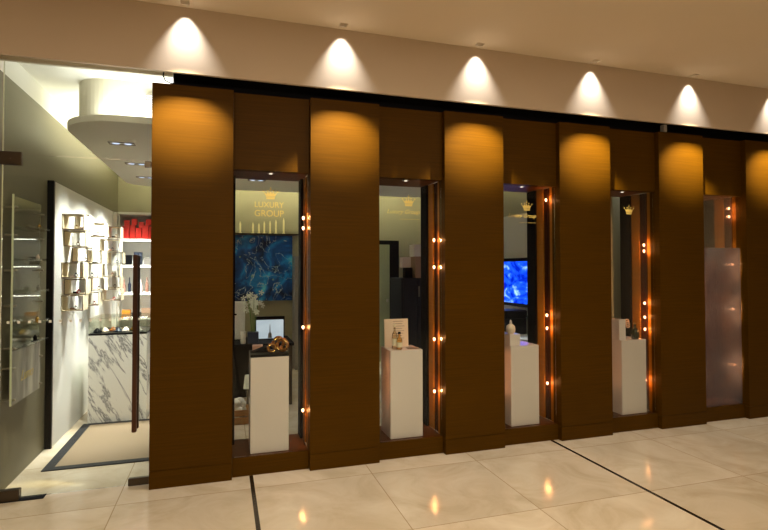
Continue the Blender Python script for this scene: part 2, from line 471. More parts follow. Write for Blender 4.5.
for i in range(7):
    box('slat', (-.115, .595, 2.858 + i * .02), (.295, .6045, 2.868 + i * .02), M['white'], g)

# ------------------------------------------------------------------ timber pilasters
ords = ['leftmost wooden pilaster, beside the glass entrance door', 'second wooden pilaster from the glass door, between the first and second display windows',
        'third wooden pilaster from the glass door, left of the window showing the blue screen', 'fourth wooden pilaster from the glass door, right of the window showing the blue screen',
        'fifth wooden pilaster from the glass door, left of the frosted window', 'rightmost wooden pilaster, cut by the right edge, beyond the frosted window']
for i in range(6):
    x0 = i * PITCH
    t = thing('wood_pilaster', ords[i], 'pilaster', (x0, 0, 0), group='wooden pilasters of the shopfront')
    box('panel', (.0015, 0, .128), (PW - .0015, .055, HT), M['wood'], t, bev=.0015)
    box('plinth', (.0015, 0, 0), (PW - .0015, .055, .1255), M['wood'], t, bev=.0015)
    box('side_return', (.0015, .0555, 0), (PW - .0015, .118, HT - .01), M['wood'], t)
    if i == 0:
        pass

# ------------------------------------------------------------------ display windows
def crown(parent, x, z, s):
    bm = bmesh.new()
    def pl(poly): addprism(bm, [(x + px * s, z + pz * s) for px, pz in poly], GY - .0022, GY - .0012, 'XZ')
    pl([(-.36, -.42), (.36, -.42), (.38, -.30), (-.38, -.30)])
    pl([(-.38, -.27), (.38, -.27), (.42, -.18), (-.42, -.18)])
    pl([(-.40, -.15), (.40, -.15), (.62, .22), (.36, .05), (.25, .28), (.13, .05), (0, .34), (-.13, .05), (-.25, .28), (-.36, .05), (-.62, .22)])
    for cx, cz, r in ((-.64, .28, .075), (.64, .28, .075), (-.25, .35, .07), (.25, .35, .07), (0, .44, .08)):
        pl([(cx + r * math.cos(2 * PI * k / 12), cz + r * math.sin(2 * PI * k / 12)) for k in range(12)])
    pl([(-.025, .5), (.025, .5), (.025, .68), (-.025, .68)]); pl([(-.09, .57), (.09, .57), (.09, .62), (-.09, .62)])
    return finish(bm, 'crown_emblem', M['gold'], parent)

SILL = .14; HEAD = 2.315; CD = .5
for i in range(5):
    x0 = i * PITCH + PW; x1 = x0 + WW; xc = (x0 + x1) / 2
    w = root_struct('window_%d' % (i + 1), (0, 0, 0))
    e = .0005
    box('header_panel', (x0 + e, .05, HEAD), (x1 - e, .118, HT - .002), M['wood'], w)
    box('sill_board', (x0 + e, .05, 0), (x1 - e, .066, SILL), M['wood'], w)
    box('case_floor', (x0 + e, .0665, .02), (x1 - e, CD, SILL - .002), M['wood_dark'], w)
    box('case_top', (x0 + e, .1185, HEAD + .005), (x1 - e, CD, HEAD + .06), M['wood_dark'], w)
    # lined side walls: veneer, recessed dark channel, veneer, black rear post
    for s, xw in ((1, x1), (-1, x0)):
        def seg(nm, ya, yb, d0, d1, mat):
            a, b = sorted((xw + s * d0, xw + s * d1))
            return box(nm, (a, ya, SILL - .001), (b, yb, HEAD + .004), mat, w)
        seg('side_lining', .1185, .155, .0005, .03, M['lining'])
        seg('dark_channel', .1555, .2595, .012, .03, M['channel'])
        seg('side_lining', .26, .365, .0005, .03, M['lining'])
        seg('rear_post', .3655, CD, -.022, .03, M['matte_black'])
    gl = box('glass_pane', (x0 + .001, GY, SILL - .001), (x1 - .001, GY + .008, HEAD), M['glass'], w)
    if i == 4:
        box('frosted_film', (x0 + .002, GY - .002, SILL + .003), (x1 - .002, GY - .0005, 1.77), M['frost'], w)
        box('rear_panel', (x0 + .02, CD - .012, SILL), (x1 - .02, CD - .002, HEAD), M['wood_dark'], w)
    if i < 4:  # only the first case's lamp is real; the others are added to light pedestals
        t = thing('case_downlight', 'small round lamp in the top of the %s display window, added in all but the first' % ['first', 'second', 'third', 'fourth'][i], 'recessed light', (xc, .17, HEAD + .004), group='small lamps in the display case tops')
        lathe('trim_ring', [(.03, -.004), (.032, 0)], M['steel'], t, seg=20)
        lathe('lens', [(.014, -.0065), (.014, -.0045)], M['lampcase'], t, seg=16)
        L = bpy.data.lights.new('case_beam', 'SPOT'); L.energy = 9; L.color = (1, .82, .74); L.spot_size = math.radians(38); L.spot_blend = .8; L.shadow_soft_size = .02
        lo = bpy.data.objects.new('case_beam', L); COL.objects.link(lo); lo.parent = t; lo.location = (0, -.07, -.01); lo.rotation_euler = (0, 0, 0)
        crown(w, xc - .01, 2.12 if i else 2.135, .085)
    if i == 0:
        text_mesh('lettering', 'LUXURY', .062, M['gold'], w, (xc - .02, GY - .002, 2.035), (PI / 2, 0, 0), sx=.95)
        text_mesh('lettering', 'GROUP', .07, M['gold'], w, (xc - .02, GY - .002, 1.965), (PI / 2, 0, 0), sx=.95)
    elif i < 3:
        text_mesh('lettering', 'Luxury Group', .05, M['gold'], w, (xc - .06, GY - .002, 2.02), (PI / 2, 0, 0), shear=.4)
        text_mesh('lettering', '—————', .035, M['gold'], w, (xc, GY - .002, 1.965), (PI / 2, 0, 0))

# ------------------------------------------------------------------ glass door and fixed glazing
t = thing('glass_door', 'frameless glass entrance door with a long dark bar handle', 'door', (0, .1, 0))
box('door_leaf', (-.935, -.005, .015), (-.012, .005, 2.345), M['glass'], t)
h = box('handle_bar', (-.119, -.06, .40), (-.088, -.035, 1.66), M['bronze'], t, bev=.004)
for z in (.6, 1.46):
    tube('standoff', [(-.1035, -.04, z), (-.1035, -.004, z)], .008, M['bronze'], h)
h = box('handle_bar', (-.119, .035, .40), (-.088, .06, 1.66), M['bronze'], t, bev=.004)
for z in (.6, 1.46):
    tube('standoff', [(-.1035, .04, z), (-.1035, .004, z)], .008, M['bronze'], h)
def patch(x0, x1, z0, z1):
    p = box('patch_fitting', (x0, -.017, z0), (x1, .017, z1), M['dark_steel'], t, bev=.003)
    bm = bmesh.new()
    addlathe(bm, [(.007, -.0195), (.007, -.016)], ((x0 + x1) / 2, 0, (z0 + z1) / 2), 12, 'Y')
    finish(bm, 'screw_cover', M['dark_steel'], p)
patch(-.96, -.825, 2.27, 2.36)
patch(-.145, -.008, .01, .062)
box('lock_patch', (-.055, -.014, 2.30), (-.012, .014, 2.344), M['dark_steel'], t)
box('floor_pivot', (-.962, -.025, .004), (-.81, .025, .075), M['dark_steel'], t, bev=.003)
for k in range(14):
    x = -.9 + k * .062
    box('safety_dot', (x, -.0065, 1.19), (x + .016, -.0052, 1.207), M['white'], t)
tag(box('door_closer_plate', (-.99, -.03, 0.0005), (-.665, .045, .0035), M['matte_black'], None, loc=(0, .1, 0)), 'dark metal floor plate under the hinge corner of the glass door', 'floor plate')
w = root_struct('window_6')
box('transom_glass', (-.935, .095, 2.352), (.125, .105, 3.0), M['glass'], w)
box('glass_edge', (-.94, .094, .004), (-.936, .106, 3.0), M['edge'], w)
# ceiling channel and loose cable over the first pilaster
struct(box('trim_5', (-.975, .085, 2.985), (.13, .115, 3.13), M['cream']))
tag(tube('loose_cable', [(.075, .03, 3.0), (.07, .03, 2.965), (.085, .028, 2.93), (.12, .028, 2.915), (.17, .03, 2.91)], .005, M['matte_black'], None), 'short black cable hanging loose in the gap above the leftmost pilaster', 'cable')
tag(box('metal_clip', (4.30 + .33, .0, 2.905), (4.30 + .37, .05, 2.975), M['grey'], bev=.004), 'small grey clip in the dark slot above the fourth display window', 'clip')

# ------------------------------------------------------------------ recessed wall-washing lamps
for i, x in enumerate(lampx):
    nm = ['leftmost ceiling wall washer, above the pilaster beside the glass door', 'second ceiling wall washer from the left', 'third ceiling wall washer from the left',
          'fourth ceiling wall washer from the left', 'fifth ceiling wall washer from the left', 'rightmost ceiling wall washer in view, at the right edge', 'ceiling wall washer beyond the right edge'][i]
    t = thing('ceiling_washer', nm, 'recessed light', (x, lampy, CZ), group='recessed wall washers along the fascia')
    bm = bmesh.new()
    for a in ((-.034, -.034, .034, -.030), (-.034, .030, .034, .034), (-.034, -.030, -.030, .030), (.030, -.030, .034, .030)):
        addbox(bm, (a[0], a[1], -.002), (a[2], a[3], .118))
    finish(bm, 'lamp_can', M['ceil'], t)
    lathe('reflector', [(.02, .115), (.028, .108), (.028, .100), (.012, .0999)], M['lampdim'], t, seg=16)
    L = bpy.data.lights.new('washer_beam', 'SPOT'); L.energy = 58; L.color = (1, .96, .88); L.spot_size = math.radians(71); L.spot_blend = 1; L.shadow_soft_size = .008
    lo = bpy.data.objects.new('washer_beam', L); COL.objects.link(lo); lo.parent = t; lo.location = (0, 0, .035)
    L = bpy.data.lights.new('added_panel_beam', 'SPOT'); L.energy = 2100; L.color = (1, .79, .42); L.spot_size = math.radians(50); L.spot_blend = 1; L.shadow_soft_size = .006  # second narrow beam added to strengthen the pool on the wood
    lo = bpy.data.objects.new('added_panel_beam', L); COL.objects.link(lo); lo.parent = t; lo.location = (0, -.02, .035); lo.rotation_euler = (math.radians(7.9), 0, 0); lo.scale = (1, .105, 1)

# ------------------------------------------------------------------ string lights
def string(xw, s, zs, label):
    t = thing('string_lights', label, 'string lights', (xw, .172, 0), group='orange string lights inside the display windows')
    n = 40; pts = []
    for k in range(n + 1):
        z = SILL + .004 + (HEAD - .02 - SILL) * k / n
        pts.append((s * (.004 * math.sin(k * 1.3)), .004 * math.cos(k * .9), z))
    tube('wire', pts, .0022, M['matte_black'], t, seg=6)
    for z in zs:
        b = lathe('bulb', [(.001, -.016), (.006, -.012), (.0095, -.002), (.0085, .006), (.004, .012)], M['bulb'], t, c=(s * .013, -.004, z), seg=12)
        lathe('socket', [(.0045, .010), (.0045, .022)], M['matte_black'], b, c=(s * .013, -.004, z), seg=8)
        L = bpy.data.lights.new('bulb_glow', 'POINT'); L.energy = (22 if i == 4 and z < 1.8 else 2.2) if s < 0 else (1.5 if i == 4 else .4); L.color = (1, .60, .34) if i == 4 and z < 1.8 else (1, .38, .11); L.shadow_soft_size = .014
        lo = bpy.data.objects.new('bulb_glow', L); COL.objects.link(lo); lo.parent = t; lo.location = (s * .013, -.004, z)
def zc(z): return 1.5613 + (z - 1.5613) * 4.168 / 4.3
rows = [[1.983, 1.899, 1.075, .39], [1.817, 1.573, .927, .462], [2.224, 1.109, .983, .455], [1.801, 1.738, 1.2, 1.055, .932, .407], [2.22, 2.13, 1.60, 1.11, .50]]
names = ['first', 'second', 'third', 'fourth', 'frosted fifth']
for i in range(5):
    x1 = (i + 1) * PITCH
    string(x1 - .016, -1, [zc(z) for z in rows[i]], 'string of glowing orange bulbs down the right side of the %s display window' % names[i])
    x0 = i * PITCH + PW
    if i > 0: string(x0 + .010, 1, [.50, .72, 1.3, 1.95] if i != 4 else [.45, 1.02, 1.12, 1.42, 1.58], 'string of glowing orange bulbs down the left side of the %s display window' % names[i])

# ------------------------------------------------------------------ pedestals
pnames = ['white display pedestal in the first window, carrying tortoiseshell rings', 'white display pedestal in the second window, carrying bottles and a card',
          'white display pedestal in the third window, carrying a round bottle on a box', 'white display pedestal in the fourth window, carrying a gift box and dark bottle']
PX = [(.700, .992), (1.832, 2.120), (2.973, 3.263), (4.192, 4.487)]
PZ = .872
for i, (a, b) in enumerate(PX):
    o = box('display_pedestal', (-(b - a) / 2, 0, 0), ((b - a) / 2, .27, PZ - SILL + .002 - .014 * (i > 1)), M['ped'], None, bev=.003, loc=((a + b) / 2, .112, SILL - .002))
    tag(o, pnames[i], 'pedestal', 'white pedestals in the display windows')
PT = PZ; PT2 = PZ - .014
# --- window 1: dark book, cartons, tortoiseshell rings
o = box('black_tray', (-.148, -.125, 0), (.148, .12, .022), M['black'], None, bev=.004, loc=(.846, .248, PT)); tag(o, 'flat black tray on the pedestal in the first window', 'tray')
o = prism('black_folder', [(-.09, 0), (.06, 0), (.06, .045), (.03, .045)], -.04, .04, M['matte_black'], None, 'XZ', loc=(.795, .255, PT + .0225)); tag(o, 'sloping black folder lying on the tray in the first window', 'folder')
def ring(x, y, z, R, r, rz, lab, tilt=0):
    t = thing('tortoiseshell_ring', lab, 'bangle', (x, y, z), rz, 'tortoiseshell rings in the first window')
    pts = [(R * math.cos(2 * PI * k / 28), 0, R + r + R * math.sin(2 * PI * k / 28)) for k in range(28)]
    tube('ring_body', pts, r, M['tortoise'], t, seg=10, closed=True)
    tube('gold_rim', [(p[0] * 1.0, -r * .95, (p[2] - R - r) * 1.0 + R + r) for p in pts], r * .22, M['goldm'], t, seg=6, closed=True)
ring(.865, .165, PT + .023, .030, .011, .15, 'small tortoiseshell ring with a gold rim, frontmost of the three')
ring(.925, .27, PT + .023, .046, .014, .35, 'large tortoiseshell ring standing behind the small one')
ring(.948, .185, PT + .023, .044, .014, -.5, 'large tortoiseshell ring at the right end of the pedestal')
o = box('rose_carton', (-.04, -.03, 0), (.04, .03, .045), M['pink'], None, bev=.002, loc=(.765, .335, PT + .0225)); tag(o, 'small brownish pink carton at the left of the tortoiseshell rings', 'carton')
# --- window 2: card and two bottles
t = thing('printed_card', 'pale printed card standing behind the bottles in the second window', 'card', (1.955, .30, PT))
box('card_sheet', (-.115, 0, .001), (.105, .006, .245), M['card'], t, rot=(-.06, 0, 0))
for k in range(9):
    wd = random.uniform(.08, .12)
    box('printed_line', (-.035, -.0015, .222 - k * .021), (-.035 + wd, -.0004, .2255 - k * .021), M['ink'], t, rot=(-.06, 0, 0))
def bottle(x, y, z, H, R, neck, glassm, lab, cap, lmat=True, cat='bottle', name='bottle'):
    t = thing(name, lab, cat, (x, y, z))
    lathe('bottle_body', [(R * .9, 0), (R, .006), (R, H * .55), (R * .8, H * .63), (neck, H * .72), (neck, H * .88)], glassm, t)
    lathe('cap', [(neck * 1.25, H * .88), (neck * 1.25, H), (neck * .9, H * 1.005)], cap, t)
    if lmat: lathe('paper_label', [(R * 1.015, H * .15), (R * 1.015, H * .42)], M['label'], t)
bottle(1.895, .19, PT, .215, .024, .007, M['bottle'], 'tall slim clear bottle on the left of the second pedestal', M['label'])
bottle(1.925, .155, PT, .15, .025, .010, M['amberliq'], 'shorter amber bottle with a black cap on the second pedestal', M['matte_black'])
o = box('booklet', (-.05, -.035, 0), (.05, .035, .006), M['ink'], None, loc=(2.06, .19, PT)); tag(o, 'thin dark booklet lying flat on the second pedestal', 'booklet')
# --- window 3: round bottle on a lilac box
o = box('perfume_box', (-.055, -.06, 0), (.052, .07, .105), M['ped'], None, bev=.002, loc=(3.03, .19, PT2)); tag(o, 'pale lilac box on the left of the third pedestal, under the round bottle', 'box')
t = thing('round_bottle', 'rounded pale perfume bottle standing on the lilac box', 'perfume bottle', (3.015, .185, PT2 + .1055))
lathe('bottle_body', [(.03, 0), (.040, .012), (.043, .04), (.038, .068), (.018, .086), (.009, .092)], M['card'], t)
lathe('stopper', [(.010, .092), (.014, .1), (.010, .115), (.004, .125)], M['ped'], t)
# --- window 4: gift box, ribbon, dark bottle
t = thing('gift_box', 'tall pale gift box with a curled ribbon on the fourth pedestal', 'gift box', (4.265, .22, PT2))
box('carton', (-.065, -.07, 0), (.012, .07, .20), M['ped'], t, bev=.002)
for q in range(3):
    pts = [(.035 + .02 * math.cos(a * .5) , -.075 + .006 * q, .14 + .03 * q * .6 + .022 * math.sin(a * .5)) for a in range(13)]
    tube('ribbon_curl', pts, .006, M['rosegold'], t, seg=6)
t = thing('dark_bottle', 'squat dark green bottle beside the gift box on the fourth pedestal', 'bottle', (4.392, .155, PT2))
lathe('bottle_body', [(.03, 0), (.036, .01), (.038, .06), (.03, .095), (.012, .115), (.011, .145)], M['green'], t)
lathe('stopper', [(.014, .145), (.014, .16), (.006, .165)], M['goldm'], t)

# ------------------------------------------------------------------ shop, left side
# white display panel in front of the left wall with a black end
t = thing('display_wall_panel', 'bright white wall panel carrying the small cubby shelves', 'wall panel', (0, 1.18, 0))
box('white_face', (-.927, .012, .0), (-.925, 2.5, 2.33), M['white'], t)
box('panel_core', (XL + .001, .012, 0), (-.9275, 2.5, 2.33), M['white'], t)
box('black_end', (XL + .001, -.02, .0), (-.923, .0115, 2.335), M['black'], t)
# cubbies
cub = thing('cubby_shelf', 'tmp', 'shelf', (0, 0, 0), group='small pale wood cubby shelves on the white wall')
bm = bmesh.new(); addbox(bm, (0, 0, 0), (.006, .2, .135)); finish(bm, 'end_panel', M['pale_wood'], cub)
bm = bmesh.new(); addbox(bm, (.0065, 0, 0), (.17, .2, .005)); addbox(bm, (.0065, 0, .13), (.17, .2, .135)); addbox(bm, (.1645, 0, .0055), (.17, .2, .1295)); finish(bm, 'box_boards', M['pale_wood'], cub)
bm = bmesh.new()
for a, b in (((-.001, -.003, -.001), (.171, -.0005, .004)), ((-.001, -.003, .131), (.171, -.0005, .136)), ((-.001, -.003, .0045), (.003, -.0005, .1305)), ((.167, -.003, .0045), (.171, -.0005, .1305))): addbox(bm, a, b)
finish(bm, 'dark_edge_trim', M['dark_steel'], cub)
cubs = [(1.066, 1.915, 1), (1.262, 1.768, 1), (1.524, 1.63, 1), (1.069, 1.483, 1), (1.292, 1.332, 1), (1.053, 1.19, 1), (2.032, 1.905, 1), (1.815, 1.479, .95), (2.141, 1.334, .9),
        (2.677, 1.77, 1.2), (2.69, 1.475, 1.2), (2.946, 1.33, 1), (2.808, 1.185, 1.2), (3.203, 1.95, .85), (3.402, 1.63, 1), (2.05, 1.18, .7), (1.62, 1.95, .7), (2.1, 1.62, .8)]
cubs = sorted(cubs)
rown = ['highest', 'second highest', 'third', 'fourth', 'fifth', 'lowest']
used = {}
items = []
for k, (y, z, s) in enumerate(cubs):
    y = max(y, 1.20)
    c = cub if k == 0 else copy_tree(cub)
    y = min((y + 4) * 1.04 - 4, 3.36); z = 1.5613 + (z - 1.5613) * 1.04 - .002; s *= 1.04
    c.location = (-.924, y, z); c.scale = (s, 1, 1.04)
    colname = 'front' if y < 1.75 else ('middle' if y < 2.55 else 'far')
    lv = min(5, max(0, int(round((1.93 - z) / .150))))
    key = (colname, lv); used[key] = used.get(key, 0) + 1
    extra = '' if used[key] == 1 else (', right one' if used[key] == 2 else ', deepest one')
    c['label'] = 'pale wood cubby in the %s cluster, %s row from the top%s' % (colname, ['first', 'second', 'third', 'fourth', 'fifth', 'sixth'][lv], extra)
    items.append((y, z + .0004, s, c['label']))
# small goods in the cubbies
for k, (y, z, s, lab) in enumerate(items):
    mat = [M['matte_black'], M['goldm'], M['navy'], M['tortoise'], M['red']][k % 5]
    x = -.924 + .10 * s
    bm = bmesh.new()
    pts = [(.022 * math.cos(2 * PI * j / 14), 0, .022 + .02 * math.sin(2 * PI * j / 14) + .004) for j in range(14)]
    addtube(bm, pts, .004, 6, True); addbox(bm, (-.006, -.004, 0), (.006, .004, .006)); addlathe(bm, [(.011, -.004), (.011, .004)], (0, 0, .048), 12, 'Y')
    bmesh.ops.scale(bm, vec=(.7, .7, .7), verts=bm.verts)
    o = finish(bm, 'wristwatch', mat, None, loc=(x, y + .06, z + .005), rot=(0, 0, .3), smooth=True)
    tag(o, 'wristwatch in the ' + lab.replace('pale wood cubby', 'cubby'), 'watch', 'watches in the cubby shelves')
    if k % 2 == 0:
        bm = bmesh.new(); addbox(bm, (-.02, -.015, 0), (.02, .015, .018), .002)
        o = finish(bm, 'jewel_case', [M['cardboard'], M['matte_black'], M['ped']][k % 3], None, loc=(x - .035, y + .1, z + .005))
        tag(o, 'tiny case in the ' + lab.replace('pale wood cubby', 'cubby'), 'case', 'tiny cases in the cubby shelves')

# back shelving unit with goods
t = thing('wall_shelving', 'white shelving unit across the end of the shop, left of the painting', 'shelving', (-.86, 3.82, 0))
box('filler', (-.11, -.10, 0), (-.02, .18, 2.33), M['white'], t)
box('back_board', (0, .16, 0), (1.25, .18, 2.33), M['white'], t)
box('top_board', (0, -.12, 2.30), (1.25, .16, 2.33), M['white'], t)
for z in (1.955, 1.60, 1.225, .87, .5, .1): box('shelf', (0, -.10, z), (1.25, .1595, z + .018), M['white'], t)
box('side_board', (1.2505, -.12, 0), (1.27, .18, 2.33), M['white'], t)
box('side_board', (-.0195, -.0, 0), (-.0005, .18, 2.33), M['white'], t)
for z in (1.94, 1.585, 1.21):
    box('added_light_strip', (.02, -.09, z), (1.2, -.075, z + .008), M['lampon2'], t)  # glowing strips added to brighten the back shelves
def goods(name, z, mats, w, hts, n, x0, lab, cat, grp, gap=.008):
    x = x0
    for k in range(n):
        hh = hts[k % len(hts)]; ww = w * random.uniform(.8, 1.15)
        m = mats[k % len(mats)]
        if name == 'bottle':
            bm = bmesh.new(); addlathe(bm, [(ww * .4, 0), (ww * .45, hh * .5), (ww * .15, hh * .7), (ww * .15, hh * .95), (ww * .1, hh)], (ww / 2, 0, 0), 12)
            o = finish(bm, 'bottle', m, None, loc=(x, 3.80, z + .0185), smooth=True)
        else:
            o = box(name, (0, -.045, 0), (ww, .045, hh), m, None, bev=.003, loc=(x, 3.80, z + .0185))
        side = ['leftmost', 'second from left', 'third from left', 'fourth from left', 'fifth from left', 'sixth from left', 'seventh from left', 'eighth from left', 'ninth from left', 'tenth from left'][k]
        tag(o, lab % side, cat, grp); x += ww + gap
goods('red_carton', 1.955, [M['red']], .085, [.17, .19, .15, .19], 8, -.82, 'red carton on the top shelf at the back, %s', 'carton', 'red cartons on the top back shelf')
for k in range(4):
    o = box('red_carton', (0, -.04, 0), (.07, .04, .08), M['red'], None, bev=.003, loc=(-.80 + .09 * k, 3.80, 1.955 + .0185 + [.17, .19, .15, .19][k] + .001))
    if k == 0: o.location.z -= 0
    tag(o, 'small red carton stacked on the tall ones, %s on the top back shelf' % ['leftmost', 'second', 'third', 'fourth'][k], 'carton', 'small red cartons on the top back shelf')
goods('dark_carton', 1.60, [M['matte_black'], M['navy'], M['grey']], .10, [.13, .17, .10, .15], 7, -.82, 'dark carton on the second back shelf, %s', 'carton', 'dark cartons on the second back shelf', .03)
goods('bottle', 1.225, [M['pink'], M['navy'], M['rosegold'], M['ped']], .055, [.17, .2, .14], 10, -.82, 'small bottle on the third back shelf, %s', 'bottle', 'bottles on the third back shelf', .02)
goods('orange_carton', .87, [M['orange'], M['matte_black'], M['cardboard']], .13, [.11, .07, .13], 7, -.82, 'orange or dark carton on the fourth back shelf, %s', 'carton', 'cartons on the fourth back shelf', .012)
goods('dark_carton', .5, [M['navy'], M['cardboard']], .13, [.2, .16], 6, -.82, 'carton on the lowest visible back shelf, %s', 'carton', 'cartons on the fifth back shelf', .03)

# marble counters with glass vitrines
def vitrine(x0, x1, y0, y1, hz, lab):
    t = thing('marble_counter', lab, 'counter', (x0, y0, 0))
    W, D = x1 - x0, y1 - y0
    box('marble_base', (0, 0, 0), (W, D, hz), M['marble'], t, bev=.002)
    box('black_tray_top', (0, 0, hz + .0005), (W, D, hz + .02), M['black'], t)
    z0, z1 = hz + .0205, hz + .165
    bm = bmesh.new()
    addbox(bm, (0, 0, z0), (W, .006, z1)); addbox(bm, (0, D - .006, z0), (W, D, z1)); addbox(bm, (0, .0065, z0), (.006, D - .0065, z1)); addbox(bm, (W - .006, .0065, z0), (W, D - .0065, z1))
    addbox(bm, (0, 0, z1 + .0005), (W, D, z1 + .008))
    finish(bm, 'glass_case', M['acrylic'], t)
    return z0
z0 = vitrine(-.80, -.26, 1.87, 2.45, .885, 'grey-veined white marble counter with a glass case, nearest the door')
vitrine(-.20, .35, 2.70, 3.2, .80, 'second grey-veined marble counter, farther back behind the first')
for k in range(7):
    m = [M['matte_black'], M['card'], M['tortoise'], M['navy'], M['ped'], M['goldm'], M['grey']][k]
    bm = bmesh.new()
    addlathe(bm, [(.034, 0), (.036, .01), (.02, .03), (.008, .045)], (0, 0, 0), 14); addbox(bm, (-.03, -.012, .0), (.045, .012, .012), .003)
    o = finish(bm, 'jewellery_piece', m, None, loc=(-.74 + .065 * k, 1.96 + .05 * (k % 3), .885 + .021), rot=(0, 0, k))
    tag(o, 'small jewellery piece in the marble counter case, %s' % ['leftmost', 'second from left', 'third from left', 'middle one', 'third from right', 'second from right', 'rightmost'][k], 'jewellery', 'jewellery in the nearest glass case')

# carpet
t = thing('carpet', 'sand carpet with a charcoal border on the shop floor', 'carpet', (0, 0, 0))
box('carpet_field', (-.76, .67, .001), (.44, 1.80, .007), M['carpet'], t)
bm = bmesh.new(); addbox(bm, (-.835, .60, .001), (.52, .6695, .008)); addbox(bm, (-.835, .67, .001), (-.7605, 1.86, .008)); addbox(bm, (-.76, 1.8005, .001), (.52, 1.86, .008)); addbox(bm, (.4405, .67, .001), (.52, 1.8, .008))
finish(bm, 'carpet_border', M['carpet_edge'], t)

# acrylic rack on left wall
t = thing('acrylic_rack', 'clear acrylic wall rack with small shelves on the left shop wall', 'rack', (XL, .245, 0))
box('acrylic_sheet', (.05, .0, .80), (.058, .585, 2.08), M['acrylic'], t)
box('bright_edge', (.048, -.006, .60), (.060, -.0005, 2.09), M['edge'], t)
box('poster', (.0505, .0, .60), (.0575, .585, .795), M['poster'], t)
box('poster', (.0582, .004, .60), (.0592, .58, .98), M['poster'], t)
text_mesh('script_lettering', 'Lumo', .11, M['gold'], t, (.0602, .29, .74), (PI / 2, 0, PI / 2), shear=.5)
for z in (1.86, 1.62, 1.38, 1.14, 1.0):
    s = box('small_shelf', (.0585, .06, z), (.13, .54, z + .005), M['acrylic'], t)
    box('lip', (.126, .06, z + .0055), (.13, .54, z + .02), M['acrylic'], s)
for z in (.64, .86, 1.0, 1.30, 1.55, 1.8, 2.0):
    for y in (.0, .56):
        bm = bmesh.new(); addlathe(bm, [(.008, .001), (.008, .075), (.005, .08)], (0, y + .012, z), 12, 'X'); finish(bm, 'standoff_pin', M['steel'], t)
for k, (y, z, m, nm) in enumerate(((.42, 1.866, 'goldm', 'gold trinket box on the top rack shelf'), (.40, 1.626, 'card', 'pale bottle on the second rack shelf'), (.42, 1.386, 'grey', 'grey trinket on the third rack shelf'), (.40, 1.146, 'goldm', 'gold trinket on the fourth rack shelf'), (.36, 1.006, 'matte_black', 'dark trinket on the lowest rack shelf'))):
    bm = bmesh.new(); addbox(bm, (-.015, -.05, 0), (.015, .05, .006), .002); addlathe(bm, [(.012, .0062), (.014, .03), (.006, .04), (.006, .048)], (0, 0, 0), 14)
    o = finish(bm, 'trinket', M[m], None, loc=(XL + .09, .245 + y, z), smooth=False)
    tag(o, nm, 'trinket', 'goods on the acrylic rack')

# ------------------------------------------------------------------ shop, seen through the display windows
# painting on back wall
t = thing('abstract_painting', 'large dark blue abstract canvas on the back wall behind the first window', 'painting', (1.13, YB, 1.53))
box('canvas', (-.50, -.05, -.47), (.41, -.002, .55), M['painting'], t)
ledge = box('gold_ledge', (-.5, -.14, .555), (.5, -.002, .575), M['dark_steel'], t)
for k, x in enumerate((.93, 1.02, 1.10, 1.19, 1.28, 1.40, .74)):
    h = [.17, .16, .19, .2, .22, .25, .18][k]
    t = thing('gold_candle', 'slender gold candle above the painting, %s' % ['second from left', 'third from left', 'fourth from left', 'third from right', 'second from right', 'rightmost', 'leftmost'][k], 'candle', (x, YB - .08, 2.106), group='gold candles above the painting')
    lathe('candle_body', [(.022, 0), (.022, .01), (.014, .02), (.014, h * .8), (.003, h)], M['candle'], t, seg=10)
struct(box('trim_6', (1.55, 4.0, 0), (1.68, YB, 1.75), M['grey']))
# door on back wall in window 2
d = root_struct('door_1')
box('door_casing', (2.90, YB - .05, 0), (3.33, YB - .002, 2.03), M['matte_black'], d)
box('door_leaf', (2.6, YB - .06, 0), (3.16, YB - .0505, 1.96), M['doorg'], d)
box('door_handle', (3.10, YB - .09, 1.0), (3.13, YB - .0605, 1.05), M['steel'], d)
# dark cabinet with cartons
t = thing('dark_cabinet', 'tall blue-black cabinet behind the second window', 'cabinet', (2.79, 2.5, 0))
box('cabinet_body', (-.02, .02, 0), (.62, .5, 1.43), M['cabinet'], t, bev=.003)
box('cabinet_door', (.0, 0, .05), (.20, .0195, 1.41), M['cabinet'], t, bev=.002); box('cabinet_door', (.205, 0, .05), (.60, .0195, 1.41), M['cabinet'], t, bev=.002)
box('cabinet_handle', (.215, -.02, 1.18), (.225, -.0005, 1.32), M['steel'], t)
for x, y, z, a, m, lab in ((2.84, 2.55, 1.432, (.10, .12, .14), 'matte_black', 'black box at the front of the cabinet top'), (2.975, 2.53, 1.432, (.14, .2, .29), 'cardboard', 'large tan carton on the cabinet top'),
                         (2.96, 2.53, 1.7225, (.16, .2, .16), 'white', 'white carton on top of the tan one'), (2.80, 2.56, 1.5725, (.12, .12, .14), 'ped', 'small pale carton on the black box')):
    o = box('carton', (0, 0, 0), a, M[m], None, bev=.003, loc=(x, y, z)); tag(o, lab, 'carton')
